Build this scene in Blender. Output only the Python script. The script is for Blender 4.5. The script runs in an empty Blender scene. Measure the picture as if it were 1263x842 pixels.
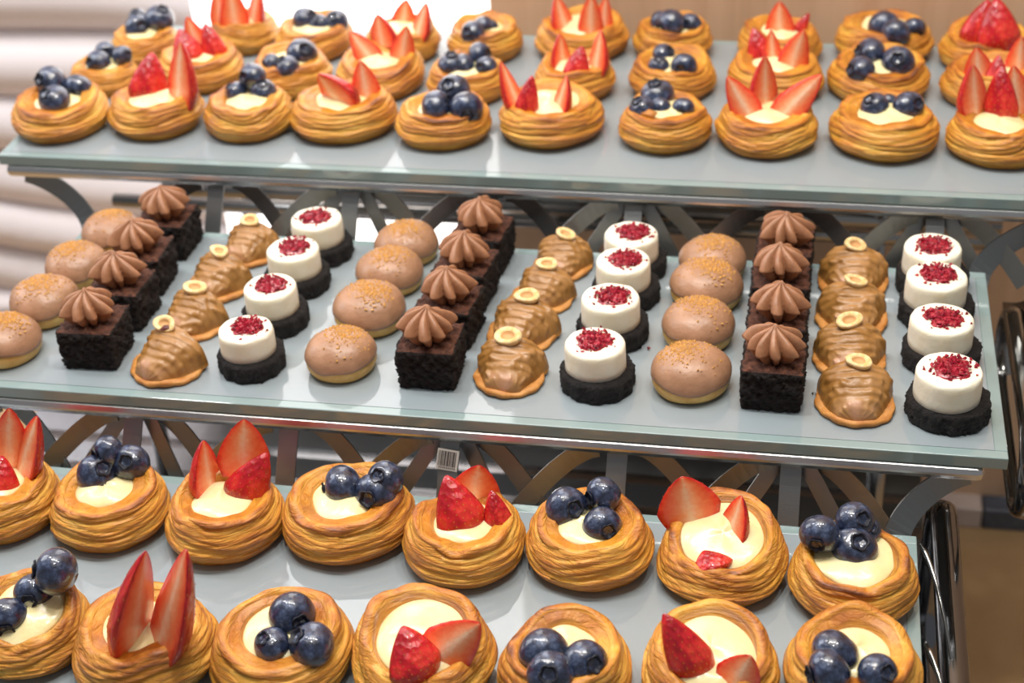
import bpy, math, random
import numpy as np
from mathutils import Matrix, Vector
PI = math.pi
S = bpy.context.scene
COL = S.collection

# ------------------------------------------------------------------ camera, light, exposure
cd = bpy.data.cameras.new('camera'); cam = bpy.data.objects.new('camera', cd); COL.objects.link(cam)
right = Vector((0.9824226, 0.18082999, -0.04632868)); fwd = Vector((-0.17639226, 0.8180683, -0.54740299)); up = Vector((-0.06108685, 0.54595309, 0.83558579))
mw = Matrix.Identity(4)
for i in range(3):
    mw[i][0] = right[i]; mw[i][1] = up[i]; mw[i][2] = -fwd[i]
mw.translation = (0.53507, -0.76061, 0.56898)
cam.matrix_world = mw
cd.sensor_width = 36; cd.lens = 1949.3 / 1263 * 36
cd.clip_start = .02; cd.clip_end = 50
cd.dof.use_dof = True; cd.dof.focus_distance = 0.91; cd.dof.aperture_fstop = 7.0
S.camera = cam
S.view_settings.view_transform = 'Standard'; S.view_settings.look = 'None'
S.view_settings.gamma = 1; S.view_settings.use_curve_mapping = False
S.view_settings.exposure = 0.0
wd = bpy.data.worlds.new('world'); S.world = wd; wd.use_nodes = True
bg = wd.node_tree.nodes['Background']; bg.inputs[0].default_value = (.97, .97, 1.0, 1); bg.inputs[1].default_value = .22

def area(name, loc, target, size, power, color=(1, .96, .9), sy=None, disk=False):
    l = bpy.data.lights.new(name, 'AREA'); l.energy = power; l.color = color; l.size = size
    if disk: l.shape = 'DISK'
    elif sy: l.shape = 'RECTANGLE'; l.size_y = sy
    o = bpy.data.objects.new(name, l); COL.objects.link(o); o.location = loc
    o.rotation_euler = (Vector(target) - Vector(loc)).to_track_quat('-Z', 'Y').to_euler()
    return o
area('ceiling_panel_light', (.3, .25, 1.9), (.3, .15, 0), 1.1, 11.5, (1, .97, .93), .7)
for i, (x, y) in enumerate(((-.15, .0), (.2, .02), (.55, .0), (.9, .03), (.38, -.45))):
    area('ceiling_spot_light', (x, y, 1.6), (.33, .1, 0), .07, 5.2, (1, .95, .87), disk=True)
area('left_fill_light', (-1.0, .35, .8), (.2, .2, 0), .6, 8, (.93, .95, 1), .8)  # unseen fill light added to brighten the left side; no window there
area('left_wall_fill_light', (-.6, .35, 1.55), (-.45, .8, .1), .5, 7, (1, .95, .94), .2)  # unseen fill light added to lighten the rippled wall

# ------------------------------------------------------------------ helpers
def tag(o, label=None, cat=None, group=None, kind=None):
    if label: o['label'] = label
    if cat: o['category'] = cat
    if group: o['group'] = group
    if kind: o['kind'] = kind
    return o
def empty(name, loc, label, cat, group=None, rz=0):
    o = bpy.data.objects.new(name, None); COL.objects.link(o)
    o.location = loc; o.rotation_euler = (0, 0, rz); o.empty_display_size = .01
    return tag(o, label, cat, group)
def mesh(name, v, f, mats, smooth=True, fm=None, attr=None):
    m = bpy.data.meshes.new(name)
    m.from_pydata([tuple(map(float, p)) for p in v] if not isinstance(v, np.ndarray) else v.tolist(), [], f)
    for x in (mats if isinstance(mats, (list, tuple)) else [mats]): m.materials.append(x)
    if fm is not None: m.polygons.foreach_set('material_index', np.array(fm, dtype=np.int32))
    m.polygons.foreach_set('use_smooth', np.full(len(m.polygons), smooth, dtype=bool))
    if attr:
        for k, a in attr.items():
            at = m.attributes.new(k, 'FLOAT', 'POINT'); at.data.foreach_set('value', np.array(a, dtype=np.float32).ravel())
    m.update()
    return m
def link(name, m, parent=None, mat4=None):
    o = bpy.data.objects.new(name, m); COL.objects.link(o)
    if parent: o.parent = parent
    if mat4 is not None: o.matrix_basis = mat4
    return o
def gridfaces(nu, nv, wrap=True, off=0):
    """nu rings (rows) of nv points each"""
    f = []
    for i in range(nu - 1):
        for j in range(nv if wrap else nv - 1):
            a = off + i * nv + j; b = off + i * nv + (j + 1) % nv
            f.append((a, b, b + nv, a + nv))
    return f
def ring_mesh(V, cap0=True, cap1=True):
    """V [rings, pts, 3], closed round; ends capped"""
    nu, nv, _ = V.shape
    v = V.reshape(-1, 3); f = gridfaces(nu, nv)
    if cap0: f.append(tuple(range(nv))[::-1])
    if cap1: f.append(tuple(range((nu - 1) * nv, nu * nv)))
    return v, f
class MB:
    def __init__(s): s.v = []; s.f = []; s.m = []
    def add(s, v, f, m=0):
        o = len(s.v); s.v += [tuple(map(float, p)) for p in v]; s.f += [tuple(i + o for i in q) for q in f]; s.m += [m] * len(f)
    def box(s, a, b, m=0):
        (x0, y0, z0), (x1, y1, z1) = a, b
        s.add([(x0,y0,z0),(x1,y0,z0),(x1,y1,z0),(x0,y1,z0),(x0,y0,z1),(x1,y0,z1),(x1,y1,z1),(x0,y1,z1)],
              [(0,3,2,1),(4,5,6,7),(0,1,5,4),(1,2,6,5),(2,3,7,6),(3,0,4,7)], m)
    def mesh(s, name, mats, smooth=False): return mesh(name, s.v, s.f, mats, smooth, s.m)
def bevel(o, w, seg=2):
    b = o.modifiers.new('bevel', 'BEVEL'); b.width = w; b.segments = seg; b.limit_method = 'ANGLE'; b.angle_limit = .7
    return o
def wob(th, s, rng, n=6, fa=5, fb=4):
    """smooth periodic noise on (angle, s)"""
    r = np.zeros(np.broadcast(th, s).shape)
    for _ in range(n):
        r += np.sin(rng.randint(1, fa + 1) * th + rng.uniform(-fb, fb) * s + rng.uniform(0, 6.3)) / n ** .5
    return r
def tube(path, r, n=10, closed=False):
    P = [Vector(p) for p in path]; N = len(P); v = []
    for i, p in enumerate(P):
        a = P[(i - 1) % N] if (closed or i > 0) else P[i]; b = P[(i + 1) % N] if (closed or i < N - 1) else P[i]
        t = (b - a).normalized(); s = Vector((1, 0, 0)) if abs(t.x) < .9 else Vector((0, 1, 0))
        u = t.cross(s).normalized(); w = t.cross(u)
        for k in range(n):
            q = 2 * PI * k / n; v.append(p + (u * math.cos(q) + w * math.sin(q)) * r)
    f = gridfaces(N, n)
    if closed:
        for j in range(n): f.append(((N - 1) * n + j, (N - 1) * n + (j + 1) % n, (j + 1) % n, j))
    else: f += [tuple(range(n))[::-1], tuple(range((N - 1) * n, N * n))]
    return v, f

# ------------------------------------------------------------------ materials
class NT:
    def __init__(s, name):
        s.m = bpy.data.materials.new(name); s.m.use_nodes = True; s.t = s.m.node_tree; s.n = s.t.nodes
        s.b = s.n['Principled BSDF']; s.out = s.n['Material Output']
    def node(s, ty, **k):
        x = s.n.new(ty)
        for a, b in k.items(): setattr(x, a, b)
        return x
    def l(s, a, b): s.t.links.new(a, b)
    def coord(s, kind='Object', scale=(1, 1, 1)):
        c = s.node('ShaderNodeTexCoord'); m = s.node('ShaderNodeMapping'); m.inputs['Scale'].default_value = scale
        s.l(c.outputs[kind], m.inputs[0]); return m.outputs[0]
    def noise(s, scale, detail=4, rough=.55, co=None, dist=0):
        x = s.node('ShaderNodeTexNoise'); x.inputs['Scale'].default_value = scale; x.inputs['Detail'].default_value = detail
        x.inputs['Roughness'].default_value = rough; x.inputs['Distortion'].default_value = dist
        s.l(co if co is not None else s.coord(), x.inputs['Vector']); return x.outputs[0]
    def attr(s, name): x = s.node('ShaderNodeAttribute', attribute_name=name); return x.outputs['Fac']
    def ramp(s, fac, stops, interp='LINEAR'):
        x = s.node('ShaderNodeValToRGB'); e = x.color_ramp; e.interpolation = interp
        while len(e.elements) < len(stops): e.elements.new(.5)
        for i, (p, c) in enumerate(stops): e.elements[i].position = p; e.elements[i].color = tuple(c) + (1,) if len(c) == 3 else c
        s.l(fac, x.inputs[0]); return x.outputs[0]
    def mix(s, f, a, b, mode='MIX'):
        x = s.node('ShaderNodeMix', data_type='RGBA', blend_type=mode)
        for v, i in ((f, 0), (a, 6), (b, 7)):
            if isinstance(v, (int, float)): x.inputs[i].default_value = v
            elif isinstance(v, tuple): x.inputs[i].default_value = v + (1,) if len(v) == 3 else v
            else: s.l(v, x.inputs[i])
        return x.outputs[2]
    def math(s, op, a, b=None):
        x = s.node('ShaderNodeMath', operation=op)
        for i, v in enumerate((a, b)):
            if v is None: continue
            if isinstance(v, (int, float)): x.inputs[i].default_value = v
            else: s.l(v, x.inputs[i])
        return x.outputs[0]
    def bump(s, h, dist, strength=1.0, prev=None):
        x = s.node('ShaderNodeBump'); x.inputs['Distance'].default_value = dist; x.inputs['Strength'].default_value = strength
        s.l(h, x.inputs['Height'])
        if prev is not None: s.l(prev, x.inputs['Normal'])
        s.l(x.outputs[0], s.b.inputs['Normal']); return x.outputs[0]
    def set(s, **k):
        for a, v in k.items():
            i = s.b.inputs[a.replace('_', ' ')]
            if isinstance(v, (int, float)): i.default_value = v
            elif isinstance(v, tuple): i.default_value = v + (1,) if len(v) == 3 and i.type == 'RGBA' else v
            else: s.l(v, i)
        return s
def plain(name, col, rough=.5, metal=0, **k):
    n = NT(name); n.set(Base_Color=col, Roughness=rough, Metallic=metal, **k); return n.m
def hexc(r, g, b):
    return tuple(((x / 255 + .055) / 1.055) ** 2.4 if x > 10 else x / 255 / 12.92 for x in (r, g, b))

# puff pastry
n = NT('puff_pastry')
tone = n.attr('tone'); co = n.coord('Object', (28, 28, 330)); big = n.noise(60, 3); fine = n.noise(3.2, 5, .6, co)
fac = n.math('ADD', n.math('MULTIPLY', tone, .62), n.math('ADD', n.math('MULTIPLY', big, .35), n.math('MULTIPLY', fine, .34)))
c = n.ramp(fac, [(.26, hexc(248, 210, 116)), (.48, hexc(241, 186, 78)), (.68, hexc(222, 150, 48)), (.88, hexc(184, 106, 30)), (1, hexc(120, 62, 22))])
n.set(Base_Color=c, Roughness=.42, Coat_Weight=.3, Coat_Roughness=.3, Subsurface_Weight=.08, Subsurface_Radius=(1, .5, .2), Subsurface_Scale=.004)
b1 = n.bump(fine, .0030, 1.0); n.bump(n.noise(900, 3), .0004, .5, b1)
PASTRY = n.m
n = NT('custard'); n.set(Base_Color=n.ramp(n.noise(70, 3), [(.3, hexc(238, 220, 160)), (.7, hexc(244, 232, 184))]), Roughness=.28, Subsurface_Weight=.3, Subsurface_Radius=(1, .8, .4), Subsurface_Scale=.005, Coat_Weight=.25, Coat_Roughness=.15)
n.bump(n.noise(160, 2), .0008, .5); CUSTARD = n.m
n = NT('blueberry_skin')
bl = n.noise(2.2, 6, .68); c = n.ramp(bl, [(.36, hexc(20, 25, 42)), (.5, hexc(36, 46, 72)), (.62, hexc(64, 78, 108)), (.78, hexc(112, 126, 152))])
n.set(Base_Color=c, Roughness=n.ramp(bl, [(.3, (.22,)*3), (.7, (.5,)*3)]), Coat_Weight=1.0, Coat_Roughness=.04)
n.bump(n.noise(3.5, 5), .0009, .6); BERRY = n.m
BERRYDK = plain('blueberry_crown', hexc(20, 22, 36), .6)
n = NT('strawberry_skin')
c = n.ramp(n.noise(1.6, 4), [(.36, hexc(164, 12, 28)), (.52, hexc(202, 26, 34)), (.68, hexc(226, 66, 46))])
vo = n.node('ShaderNodeTexVoronoi'); vo.inputs['Scale'].default_value = 5.5; n.l(n.coord(), vo.inputs['Vector'])
n.set(Base_Color=c, Roughness=.36, Coat_Weight=.4, Coat_Roughness=.08, Subsurface_Weight=.1, Subsurface_Radius=(1, .2, .1), Subsurface_Scale=.003)
n.bump(vo.outputs[0], .0010, .8); SKIN = n.m
n = NT('strawberry_flesh')
rad = n.attr('rad'); st = n.noise(4.5, 4, .6, n.coord('Object', (1, 1, 2.4)))
f2 = n.math('ADD', rad, n.math('MULTIPLY', n.math('SUBTRACT', st, .5), .55))
c = n.ramp(f2, [(.0, hexc(250, 206, 172)), (.24, hexc(248, 166, 122)), (.5, hexc(245, 128, 82)), (.80, hexc(238, 80, 48)), (.97, hexc(212, 26, 30))])
n.set(Base_Color=c, Roughness=.38, Coat_Weight=.35, Coat_Roughness=.1, Subsurface_Weight=.15, Subsurface_Radius=(1, .4, .25), Subsurface_Scale=.004)
n.bump(st, .0008, .4); FLESH = n.m
SEED = plain('strawberry_seed', hexc(222, 130, 60), .4)
n = NT('brownie_crumb')
no = n.noise(420, 8, .85); c = n.ramp(no, [(.35, hexc(16, 10, 9)), (.55, hexc(42, 25, 20)), (.70, hexc(92, 58, 44))])
n.set(Base_Color=c, Roughness=.7); n.bump(no, .006, 1); BROWNIE = n.m
n = NT('brownie_crust')
no = n.noise(240, 6, .7); c = n.ramp(no, [(.3, hexc(48, 24, 16)), (.5, hexc(92, 50, 32)), (.72, hexc(130, 78, 52))])
n.set(Base_Color=c, Roughness=.65); n.bump(no, .004, 1); CRUST = n.m
n = NT('chocolate_cream'); c = n.ramp(n.noise(180, 4), [(.3, hexc(150, 102, 72)), (.7, hexc(174, 124, 90))])
n.set(Base_Color=c, Roughness=.42, Subsurface_Weight=.1, Subsurface_Radius=(1, .6, .4), Subsurface_Scale=.003); n.bump(n.noise(700, 3), .0003, .6); CREAM = n.m
n = NT('choux_dough'); c = n.ramp(n.noise(2.5, 5), [(.35, hexc(242, 204, 124)), (.65, hexc(220, 168, 84))])
n.set(Base_Color=c, Roughness=.5, Subsurface_Weight=.1, Subsurface_Scale=.003); n.bump(n.noise(14, 4), .0008, .7); DOUGH = n.m
n = NT('milk_chocolate_glaze'); c = n.ramp(n.noise(1.8, 4), [(.35, hexc(158, 116, 86)), (.65, hexc(178, 134, 104))])
n.set(Base_Color=c, Roughness=.42, Coat_Weight=.15, Coat_Roughness=.25); n.bump(n.noise(2.5, 6), .0016, .6); GLAZE = n.m
n = NT('golden_crumb'); n.set(Base_Color=n.ramp(n.noise(20, 2), [(.3, hexc(222, 172, 92)), (.7, hexc(196, 138, 64))]), Roughness=.6); CRUMB = n.m
n = NT('caramel_glaze')
t2 = n.math('ADD', n.attr('tone'), n.math('MULTIPLY', n.math('SUBTRACT', n.noise(120, 3), .5), .5))
c = n.ramp(t2, [(.15, hexc(134, 90, 36)), (.45, hexc(162, 115, 58)), (.75, hexc(176, 130, 82)), (1, hexc(192, 144, 112))])
n.set(Base_Color=c, Roughness=.42, Coat_Weight=.15, Coat_Roughness=.2); n.bump(n.noise(130, 3), .0008, .6); CARAMEL = n.m
n = NT('shortbread'); c = n.ramp(n.noise(140, 4), [(.3, hexc(214, 152, 80)), (.7, hexc(184, 116, 50))])
n.set(Base_Color=c, Roughness=.55); n.bump(n.noise(500, 4), .0007, .8); COOKIE = n.m
n = NT('hazelnut_flesh'); c = n.ramp(n.noise(2.2, 4), [(.35, hexc(250, 228, 178)), (.65, hexc(232, 190, 120))])
n.set(Base_Color=c, Roughness=.45, Subsurface_Weight=.1, Subsurface_Scale=.002); n.bump(n.noise(800, 2), .0003, .6); NUT = n.m
NUTHOLE = plain('hazelnut_hollow', hexc(206, 156, 100), .6)
NUTSKIN = plain('hazelnut_skin', hexc(88, 30, 18), .5)
n = NT('cocoa_biscuit'); no = n.noise(360, 6, .7); c = n.ramp(no, [(.35, hexc(14, 12, 13)), (.62, hexc(36, 30, 30)), (.8, hexc(70, 60, 58))])
n.set(Base_Color=c, Roughness=.75); n.bump(no, .005, 1); COCOA = n.m
n = NT('cream_cheese'); n.set(Base_Color=n.ramp(n.noise(120, 3), [(.3, hexc(250, 246, 228)), (.7, hexc(246, 238, 214))]), Roughness=.4, Subsurface_Weight=.3, Subsurface_Radius=(1, .9, .7), Subsurface_Scale=.004)
n.bump(n.noise(350, 4), .0006, .5); CHEESE = n.m
n = NT('raspberry_jelly'); n.set(Base_Color=n.ramp(n.noise(400, 3), [(.3, hexc(130, 6, 30)), (.7, hexc(180, 20, 46))]), Roughness=.15, Coat_Weight=1.0, Coat_Roughness=.05); n.bump(n.noise(500, 3), .001, .8); JELLY = n.m
n = NT('raspberry_piece'); n.set(Base_Color=n.ramp(n.noise(300, 2), [(.38, hexc(118, 6, 30)), (.55, hexc(164, 16, 44)), (.72, hexc(206, 76, 92))]), Roughness=.4); RASP = n.m
# shelf glass: frosted body under a polished skin
def glassmat(name, col, edge=False):
    n = NT(name)
    n.set(Base_Color=n.ramp(n.noise(14, 2), [(.3, col), (.7, tuple(min(1, x * 1.06) for x in col))]), Roughness=.5, Specular_IOR_Level=.3,
          Coat_Weight=1.0, Coat_Roughness=.035, Coat_IOR=1.85)
    tr = n.node('ShaderNodeBsdfTranslucent'); tr.inputs[0].default_value = tuple(col) + (1,)
    mx = n.node('ShaderNodeMixShader'); mx.inputs[0].default_value = .22
    n.l(n.b.outputs[0], mx.inputs[1]); n.l(tr.outputs[0], mx.inputs[2]); n.l(mx.outputs[0], n.out.inputs[0])
    n.bump(n.noise(1500, 2), .00002, .5)
    return n.m
GLASS = glassmat('frosted_glass', hexc(160, 172, 178))
GEDGE = glassmat('green_glass_edge', hexc(152, 174, 174))
n = NT('polished_steel'); n.set(Base_Color=(.36, .355, .34), Metallic=1.0, Roughness=n.ramp(n.noise(30, 3), [(.3, (.08,)*3), (.7, (.2,)*3)])); n.bump(n.noise(12, 2), .002, .25); STEEL = n.m
n = NT('brushed_steel'); n.set(Base_Color=(.27, .28, .28), Metallic=1.0, Roughness=.34); n.bump(n.noise(3, 3, .5, n.coord('Object', (60, 60, 600))), .0003, .3); BRUSH = n.m
n = NT('rail_chrome'); n.set(Base_Color=(.66, .66, .66), Metallic=1.0, Roughness=.27); n.bump(n.noise(14, 2), .002, .3); RAIL = n.m
n = NT('deck_metal'); n.set(Base_Color=(.30, .30, .31), Metallic=1.0, Roughness=.2); n.bump(n.noise(20, 2), .002, .2); DECK = n.m
n = NT('dark_chrome'); n.set(Base_Color=(.20, .205, .22), Metallic=1.0, Roughness=.12); n.bump(n.noise(20, 2), .003, .3); DCHROME = n.m
n = NT('birch_veneer')
w = n.noise(3, 5, .6, n.coord('Object', (14, 14, .8)), .6); c = n.ramp(w, [(.3, hexc(230, 194, 160)), (.55, hexc(222, 184, 150)), (.75, hexc(208, 168, 132))])
n.set(Base_Color=c, Roughness=.45); n.bump(w, .0006, .3); WOOD = n.m
WAVE = plain('white_lacquer', hexc(236, 228, 230), .45)
n = NT('lit_acrylic'); n.set(Base_Color=(.9, .9, .9), Emission_Color=(1, .98, .97), Emission_Strength=2.2, Roughness=.4); LIT = n.m
n = NT('brown_polished_stone')
w = n.noise(2.5, 4, .6, n.coord('Object', (3, 3, 3)), .8); c = n.ramp(w, [(.3, hexc(166, 134, 94)), (.7, hexc(184, 152, 110))])
n.set(Base_Color=c, Roughness=.14, Coat_Weight=.5, Coat_Roughness=.05); n.bump(n.noise(9, 2), .002, .15); STONE = n.m
n = NT('pale_marble'); n.set(Base_Color=n.ramp(n.noise(9, 5, .6, None, 1.5), [(.3, hexc(212, 196, 186)), (.7, hexc(190, 172, 164))]), Roughness=.25); MARBLE = n.m
n = NT('dark_marble'); n.set(Base_Color=n.ramp(n.noise(40, 6, .7, None, 1), [(.3, hexc(54, 60, 72)), (.6, hexc(92, 98, 110)), (.8, hexc(150, 156, 164))]), Roughness=.2); DMARBLE = n.m
STICK = plain('sticker_paper', hexc(196, 196, 192), .5); INK = plain('black_ink', (.02, .02, .02), .5)

# ------------------------------------------------------------------ setting
ZT, ZM, ZL = .04745, 0.0, -.04745
CZ = -.466
mb = MB(); mb.box((.2535, .53, CZ), (1.9, .548, 1.5)); o = link('wall_back', mb.mesh('wall_back', WOOD)); tag(o, kind='structure', label='pale birch veneer panel standing behind the display')
# ripples of the white wall
nx, nz = 60, 260; xs = np.linspace(-1.5, .02, nx); zs = np.linspace(CZ, 1.5, nz); X, Zz = np.meshgrid(xs, zs)
ph = Zz / .036 + .55 * np.sin(X * 3.1 + 1) + .35 * np.sin(X * 7 + Zz * 9)
Y = .80 - .013 * np.sin(ph * 2 * PI * .5) - .004 * np.sin(ph * 2 * PI * .23 + 2)
V = np.stack([X, Y, Zz], -1).reshape(-1, 3); f = gridfaces(nz, nx, False)
o = link('wall_left', mesh('wall_left', V, f, WAVE)); so = o.modifiers.new('s', 'SOLIDIFY'); so.thickness = .02; so.offset = 1
tag(o, kind='structure', label='white rippled wall behind the left end of the display')
mb = MB(); mb.box((-1.6, -1.4, CZ - .03), (1.9, .9, CZ)); o = link('counter', mb.mesh('counter', STONE)); tag(o, 'polished brown stone counter under the pastry stand', 'counter')
mb = MB(); mb.box((.2535, .505, CZ), (.726, .53, CZ + .024)); o = bevel(link('trim_1', mb.mesh('trim_1', MARBLE)), .002); tag(o, kind='structure', label='pale marble ledge along the foot of the wood panel')
mb = MB(); mb.box((.727, .505, CZ), (1.9, .53, CZ + .024)); o = bevel(link('trim_2', mb.mesh('trim_2', DMARBLE)), .002); tag(o, kind='structure', label='dark marble ledge at right along the wood panel foot')
r = empty('light_panel', (.06, .74, CZ), 'glowing white light panel behind the upper shelf beside the wood panel', 'lamp')
mb = MB(); mb.box((-.175, 0, .02), (.42, .012, 1.5)); link('diffuser', mb.mesh('diffuser', LIT), r)
mb = MB(); mb.box((-.175, -.002, .004), (.42, .02, .0195)); mb.box((-.175, .0125, .02), (.42, .02, 1.5)); link('frame', mb.mesh('frame', plain('white_metal', (.8, .8, .8), .4)), r)
for px in (-.15, .36):
    mb = MB(); mb.box((px, .001, 0), (px + .02, .019, .004)); link('leg', mb.mesh('leg', STEEL), r)

# ------------------------------------------------------------------ shelves
GT = .008
def shelf(name, x0, x1, y0, y1, z, label):
    r = empty(name, ((x0 + x1) / 2, (y0 + y1) / 2, z - GT), label, 'shelf', 'frosted glass shelves of the pastry stand')
    w, d = (x1 - x0) / 2, (y1 - y0) / 2
    e = .0075
    mb = MB(); mb.box((-w + e, -d + e, 0), (w - e, d - e, GT)); link('glass_pane', mb.mesh('pane', GLASS), r)
    mb = MB(); mb.box((-w, -d, 0), (w, -d + e, GT)); mb.box((-w, d - e, 0), (w, d, GT)); mb.box((-w, -d + e, 0), (-w + e, d - e, GT)); mb.box((w - e, -d + e, 0), (w, d - e, GT))
    o = bevel(link('polished_edge', mb.mesh('edge', GEDGE), r), .0006, 2); tag(o, 'greenish polished glass edge')
    return r
TX0, TX1, TY0, TY1 = -.070, .730, .2292, .490
MX0, MX1, MY0, MY1 = 0.0, .66, 0.0, .2108
LX0, LX1, LY0, LY1 = -.02, .612, -.2292, -.0184
shelf('glass_shelf', TX0, TX1, TY0, TY1, ZT, 'highest frosted glass shelf, just in front of the wood panel')
shelf('glass_shelf', MX0, MX1, MY0, MY1, ZM, 'middle frosted glass shelf carrying the brownies and cheesecakes')
shelf('glass_shelf', LX0, LX1, LY0, LY1, ZL, 'lowest frosted glass shelf, nearest the camera, carrying fifteen danishes')

stand = empty('display_stand', (.32, .1, CZ), 'chrome stepped stand with curved lattice strips holding three glass shelves', 'stand')
O = Vector(stand.location)
def spart(name, v, f, mat=STEEL, smooth=True, bev=0, label=None):
    o = link(name, mesh(name, [Vector(p) - O for p in v], f, mat, smooth), stand)
    if bev: bevel(o, bev)
    if label: o['label'] = label
    return o
for (x0, x1, y0, y1, z) in ((TX0, TX1, TY0, TY1, ZT), (MX0, MX1, MY0, MY1, ZM), (LX0, LX1, LY0, LY1, ZL)):
    z1 = z - GT; z0 = z1 - .010
    ins = .004 
    a0, a1, b0, b1 = x0 + .004, x1 - .012, y0 - .002, y1 - ins
    for bx in (((a0, b0, z0), (a1, b0 + .012, z1)), ((a0, b1 - .012, z0), (a1, b1, z1)), ((a0, b0 + .012, z0), (a0 + .012, b1 - .012, z1)), ((a1 - .012, b0 + .012, z0), (a1, b1 - .012, z1)), (((a0+a1)/2 - .006, b0 + .012, z0), ((a0+a1)/2 + .006, b1 - .012, z1))):
        mb = MB(); mb.box(*bx); spart('rim_rail', mb.v, mb.f, RAIL, False, .0042)
def strip(pts, w, th, nrm):
    """flat strip following pts; width lies across the path, thickness along nrm"""
    P = [Vector(p) for p in pts]; N = len(P); nrm = Vector(nrm).normalized(); v = []
    for i, p in enumerate(P):
        t = (P[min(i + 1, N - 1)] - P[max(i - 1, 0)]).normalized(); s = t.cross(nrm).normalized()
        for a, b in ((-1, -1), (1, -1), (1, 1), (-1, 1)): v.append(p + s * a * w / 2 + nrm * b * th / 2)
    f = gridfaces(N, 4) + [(3, 2, 1, 0), tuple(range((N - 1) * 4, N * 4))]
    return v, f
def lattice(xs_nodes, ytop, ztop, ybot, zbot, w=.0125, mat=BRUSH, ends=None):
    nrm = Vector((0, zbot - ztop, ytop - ybot)).normalized() if False else Vector((0, -1, .1))
    def P(x, t): return (x, ytop + (ybot - ytop) * t, ztop + (zbot - ztop) * t)
    for k, xn in enumerate(xs_nodes):
        v, f = strip([P(xn, 0), P(xn, 1)], w, .0016, nrm); spart('lattice_strip', v, f, mat, False)
        for s in (-1, 1):
            pts = [P(xn + s * (.012 + .050 * (q / 10)), (q / 10) ** 1.6) for q in range(11)]
            dy = .0022 * s
            v, f = strip([(a, b + dy, c) for a, b, c in pts], w, .0014, nrm); spart('lattice_strip', v, f, mat, False)
        if k % 2:
            for s in (-1, 1):
                v, f = strip([(a, b + .0042, c) for a, b, c in (P(xn + s * .006, 0), P(xn + s * .034, 1))], w * .8, .0014, nrm); spart('lattice_strip', v, f, mat, False)
    if ends:
        for (xa, xb) in ends:
            pts = [P(xa + (xb - xa) * (1 - (1 - q / 12) ** 1.8), (q / 12) ** 1.25) for q in range(13)]
            v, f = strip(pts, w * 1.25, .0018, nrm); spart('end_bracket', v, f, mat, False)
zr = GT + .010
lattice([.012 + .105 * k for k in range(6)], MY0 + .008, ZM - zr, LY1 - .002, ZL - GT, ends=[(.640, .600), (.02, -.005)])
lattice([.10 + .105 * k for k in range(6)], TY0 + .008, ZT - zr, MY1 - .002, ZM - GT, ends=[(-.055, .004), (.715, .655)])
lattice([.055 + .105 * k for k in range(6)], MY1 - .010, ZM - zr, .195, ZM - .075, mat=DCHROME)  # weaker light at the rear put into a darker chrome, next lattice too
lattice([.02 + .105 * k for k in range(7)], TY1 - .012, ZT - zr, .47, ZT - .085, mat=DCHROME)
lattice([.04 + .105 * k for k in range(6)], LY0 + .008, ZL - zr, LY0, ZL - .07)
dv = []; df = []; ys_ = [-.34 + .0205 * k for k in range(41)]
for k, y_ in enumerate(ys_):
    zz_ = -.226 - (.0062 if k % 2 else 0)  # ridges added so the deck reflects alternating pale and dark streaks
    dv += [(-.12, y_, zz_), (.640, y_, zz_)]
    if k: df.append((2 * k - 2, 2 * k - 1, 2 * k + 1, 2 * k))
nb = len(dv); dv += [(-.12, ys_[0], -.238), (.64, ys_[0], -.238), (.64, ys_[-1], -.238), (-.12, ys_[-1], -.238)]
df += [(nb, nb + 3, nb + 2, nb + 1), (0, nb, nb + 1, 1), (nb - 2, nb - 1, nb + 2, nb + 3)]
spart('base_deck', dv, df, DECK, False, 0, 'brushed grey metal deck, added and ridged to reflect streaks under the shelves')
# long tubes and rails under the shelves
for (y, z, rr, x0, x1) in ((.10, -.085, .006, .0, .64), (.20, -.13, .008, .0, .66), (.36, -.06, .006, -.05, .70), (.46, -.10, .008, -.05, .70), (-.10, -.14, .006, 0, .6), (.30, -.21, .008, 0, .66)):
    v, f = tube([(x0, y, z), (x1, y, z)], rr, 14); spart('cross_tube', v, f, STEEL)
def loop(x, y0, y1, z0, z1, rc, r, mat):
    pts = []
    for cy, cz, a0 in ((y1 - rc, z1 - rc, 0), (y0 + rc, z1 - rc, 90), (y0 + rc, z0 + rc, 180), (y1 - rc, z0 + rc, 270)):
        for q in range(7):
            a = math.radians(a0 + 15 * q); pts.append((x, cy + rc * math.cos(a), cz + rc * math.sin(a)))
    v, f = tube(pts, r, 12, True)
    v = [Vector((x + (p[0] - x) * 1.35, p[1], p[2])) for p in v]
    spart('side_loop', v, f, mat, True)
for xs_ in ((.634, -.012), ): 
    for x in xs_: loop(x, -.30, .075, -.21, -.085, .03, .0065, DCHROME)
for x in (.684,): loop(x, .055, .235, -.095, -.035, .028, .0060, STEEL)
for sx, xa in ((1, .715),):
    pts = [(xa - sx * .030 * (q / 14), .26 - .055 * math.sin(q / 14 * PI), .03 - .10 * (q / 14)) for q in range(15)]
    v, f = strip(pts, .030, .002, (1, 0, .15)); spart('side_bracket', v, f, STEEL)
for ya in (-.022, -.105):
    pts = [(.616 + .020 * (q / 14) ** .8, ya - .072 * (q / 14), -.056 - .040 * (q / 14) ** 1.6) for q in range(15)]
    v, f = strip(pts, .016, .002, (1, .1, .25)); spart('side_bracket', v, f, STEEL)
for x in (.03, .60):
    for y, zt in ((.46, .03), (.20, -.014), (-.20, -.062)):
        v, f = tube([(x, y, CZ + .004), (x, y, zt)], .007, 14); spart('leg', v, f, STEEL)
        v, f = tube([(x, y, CZ), (x, y, CZ + .006)], .012, 16); spart('foot', v, f, DCHROME)
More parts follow.
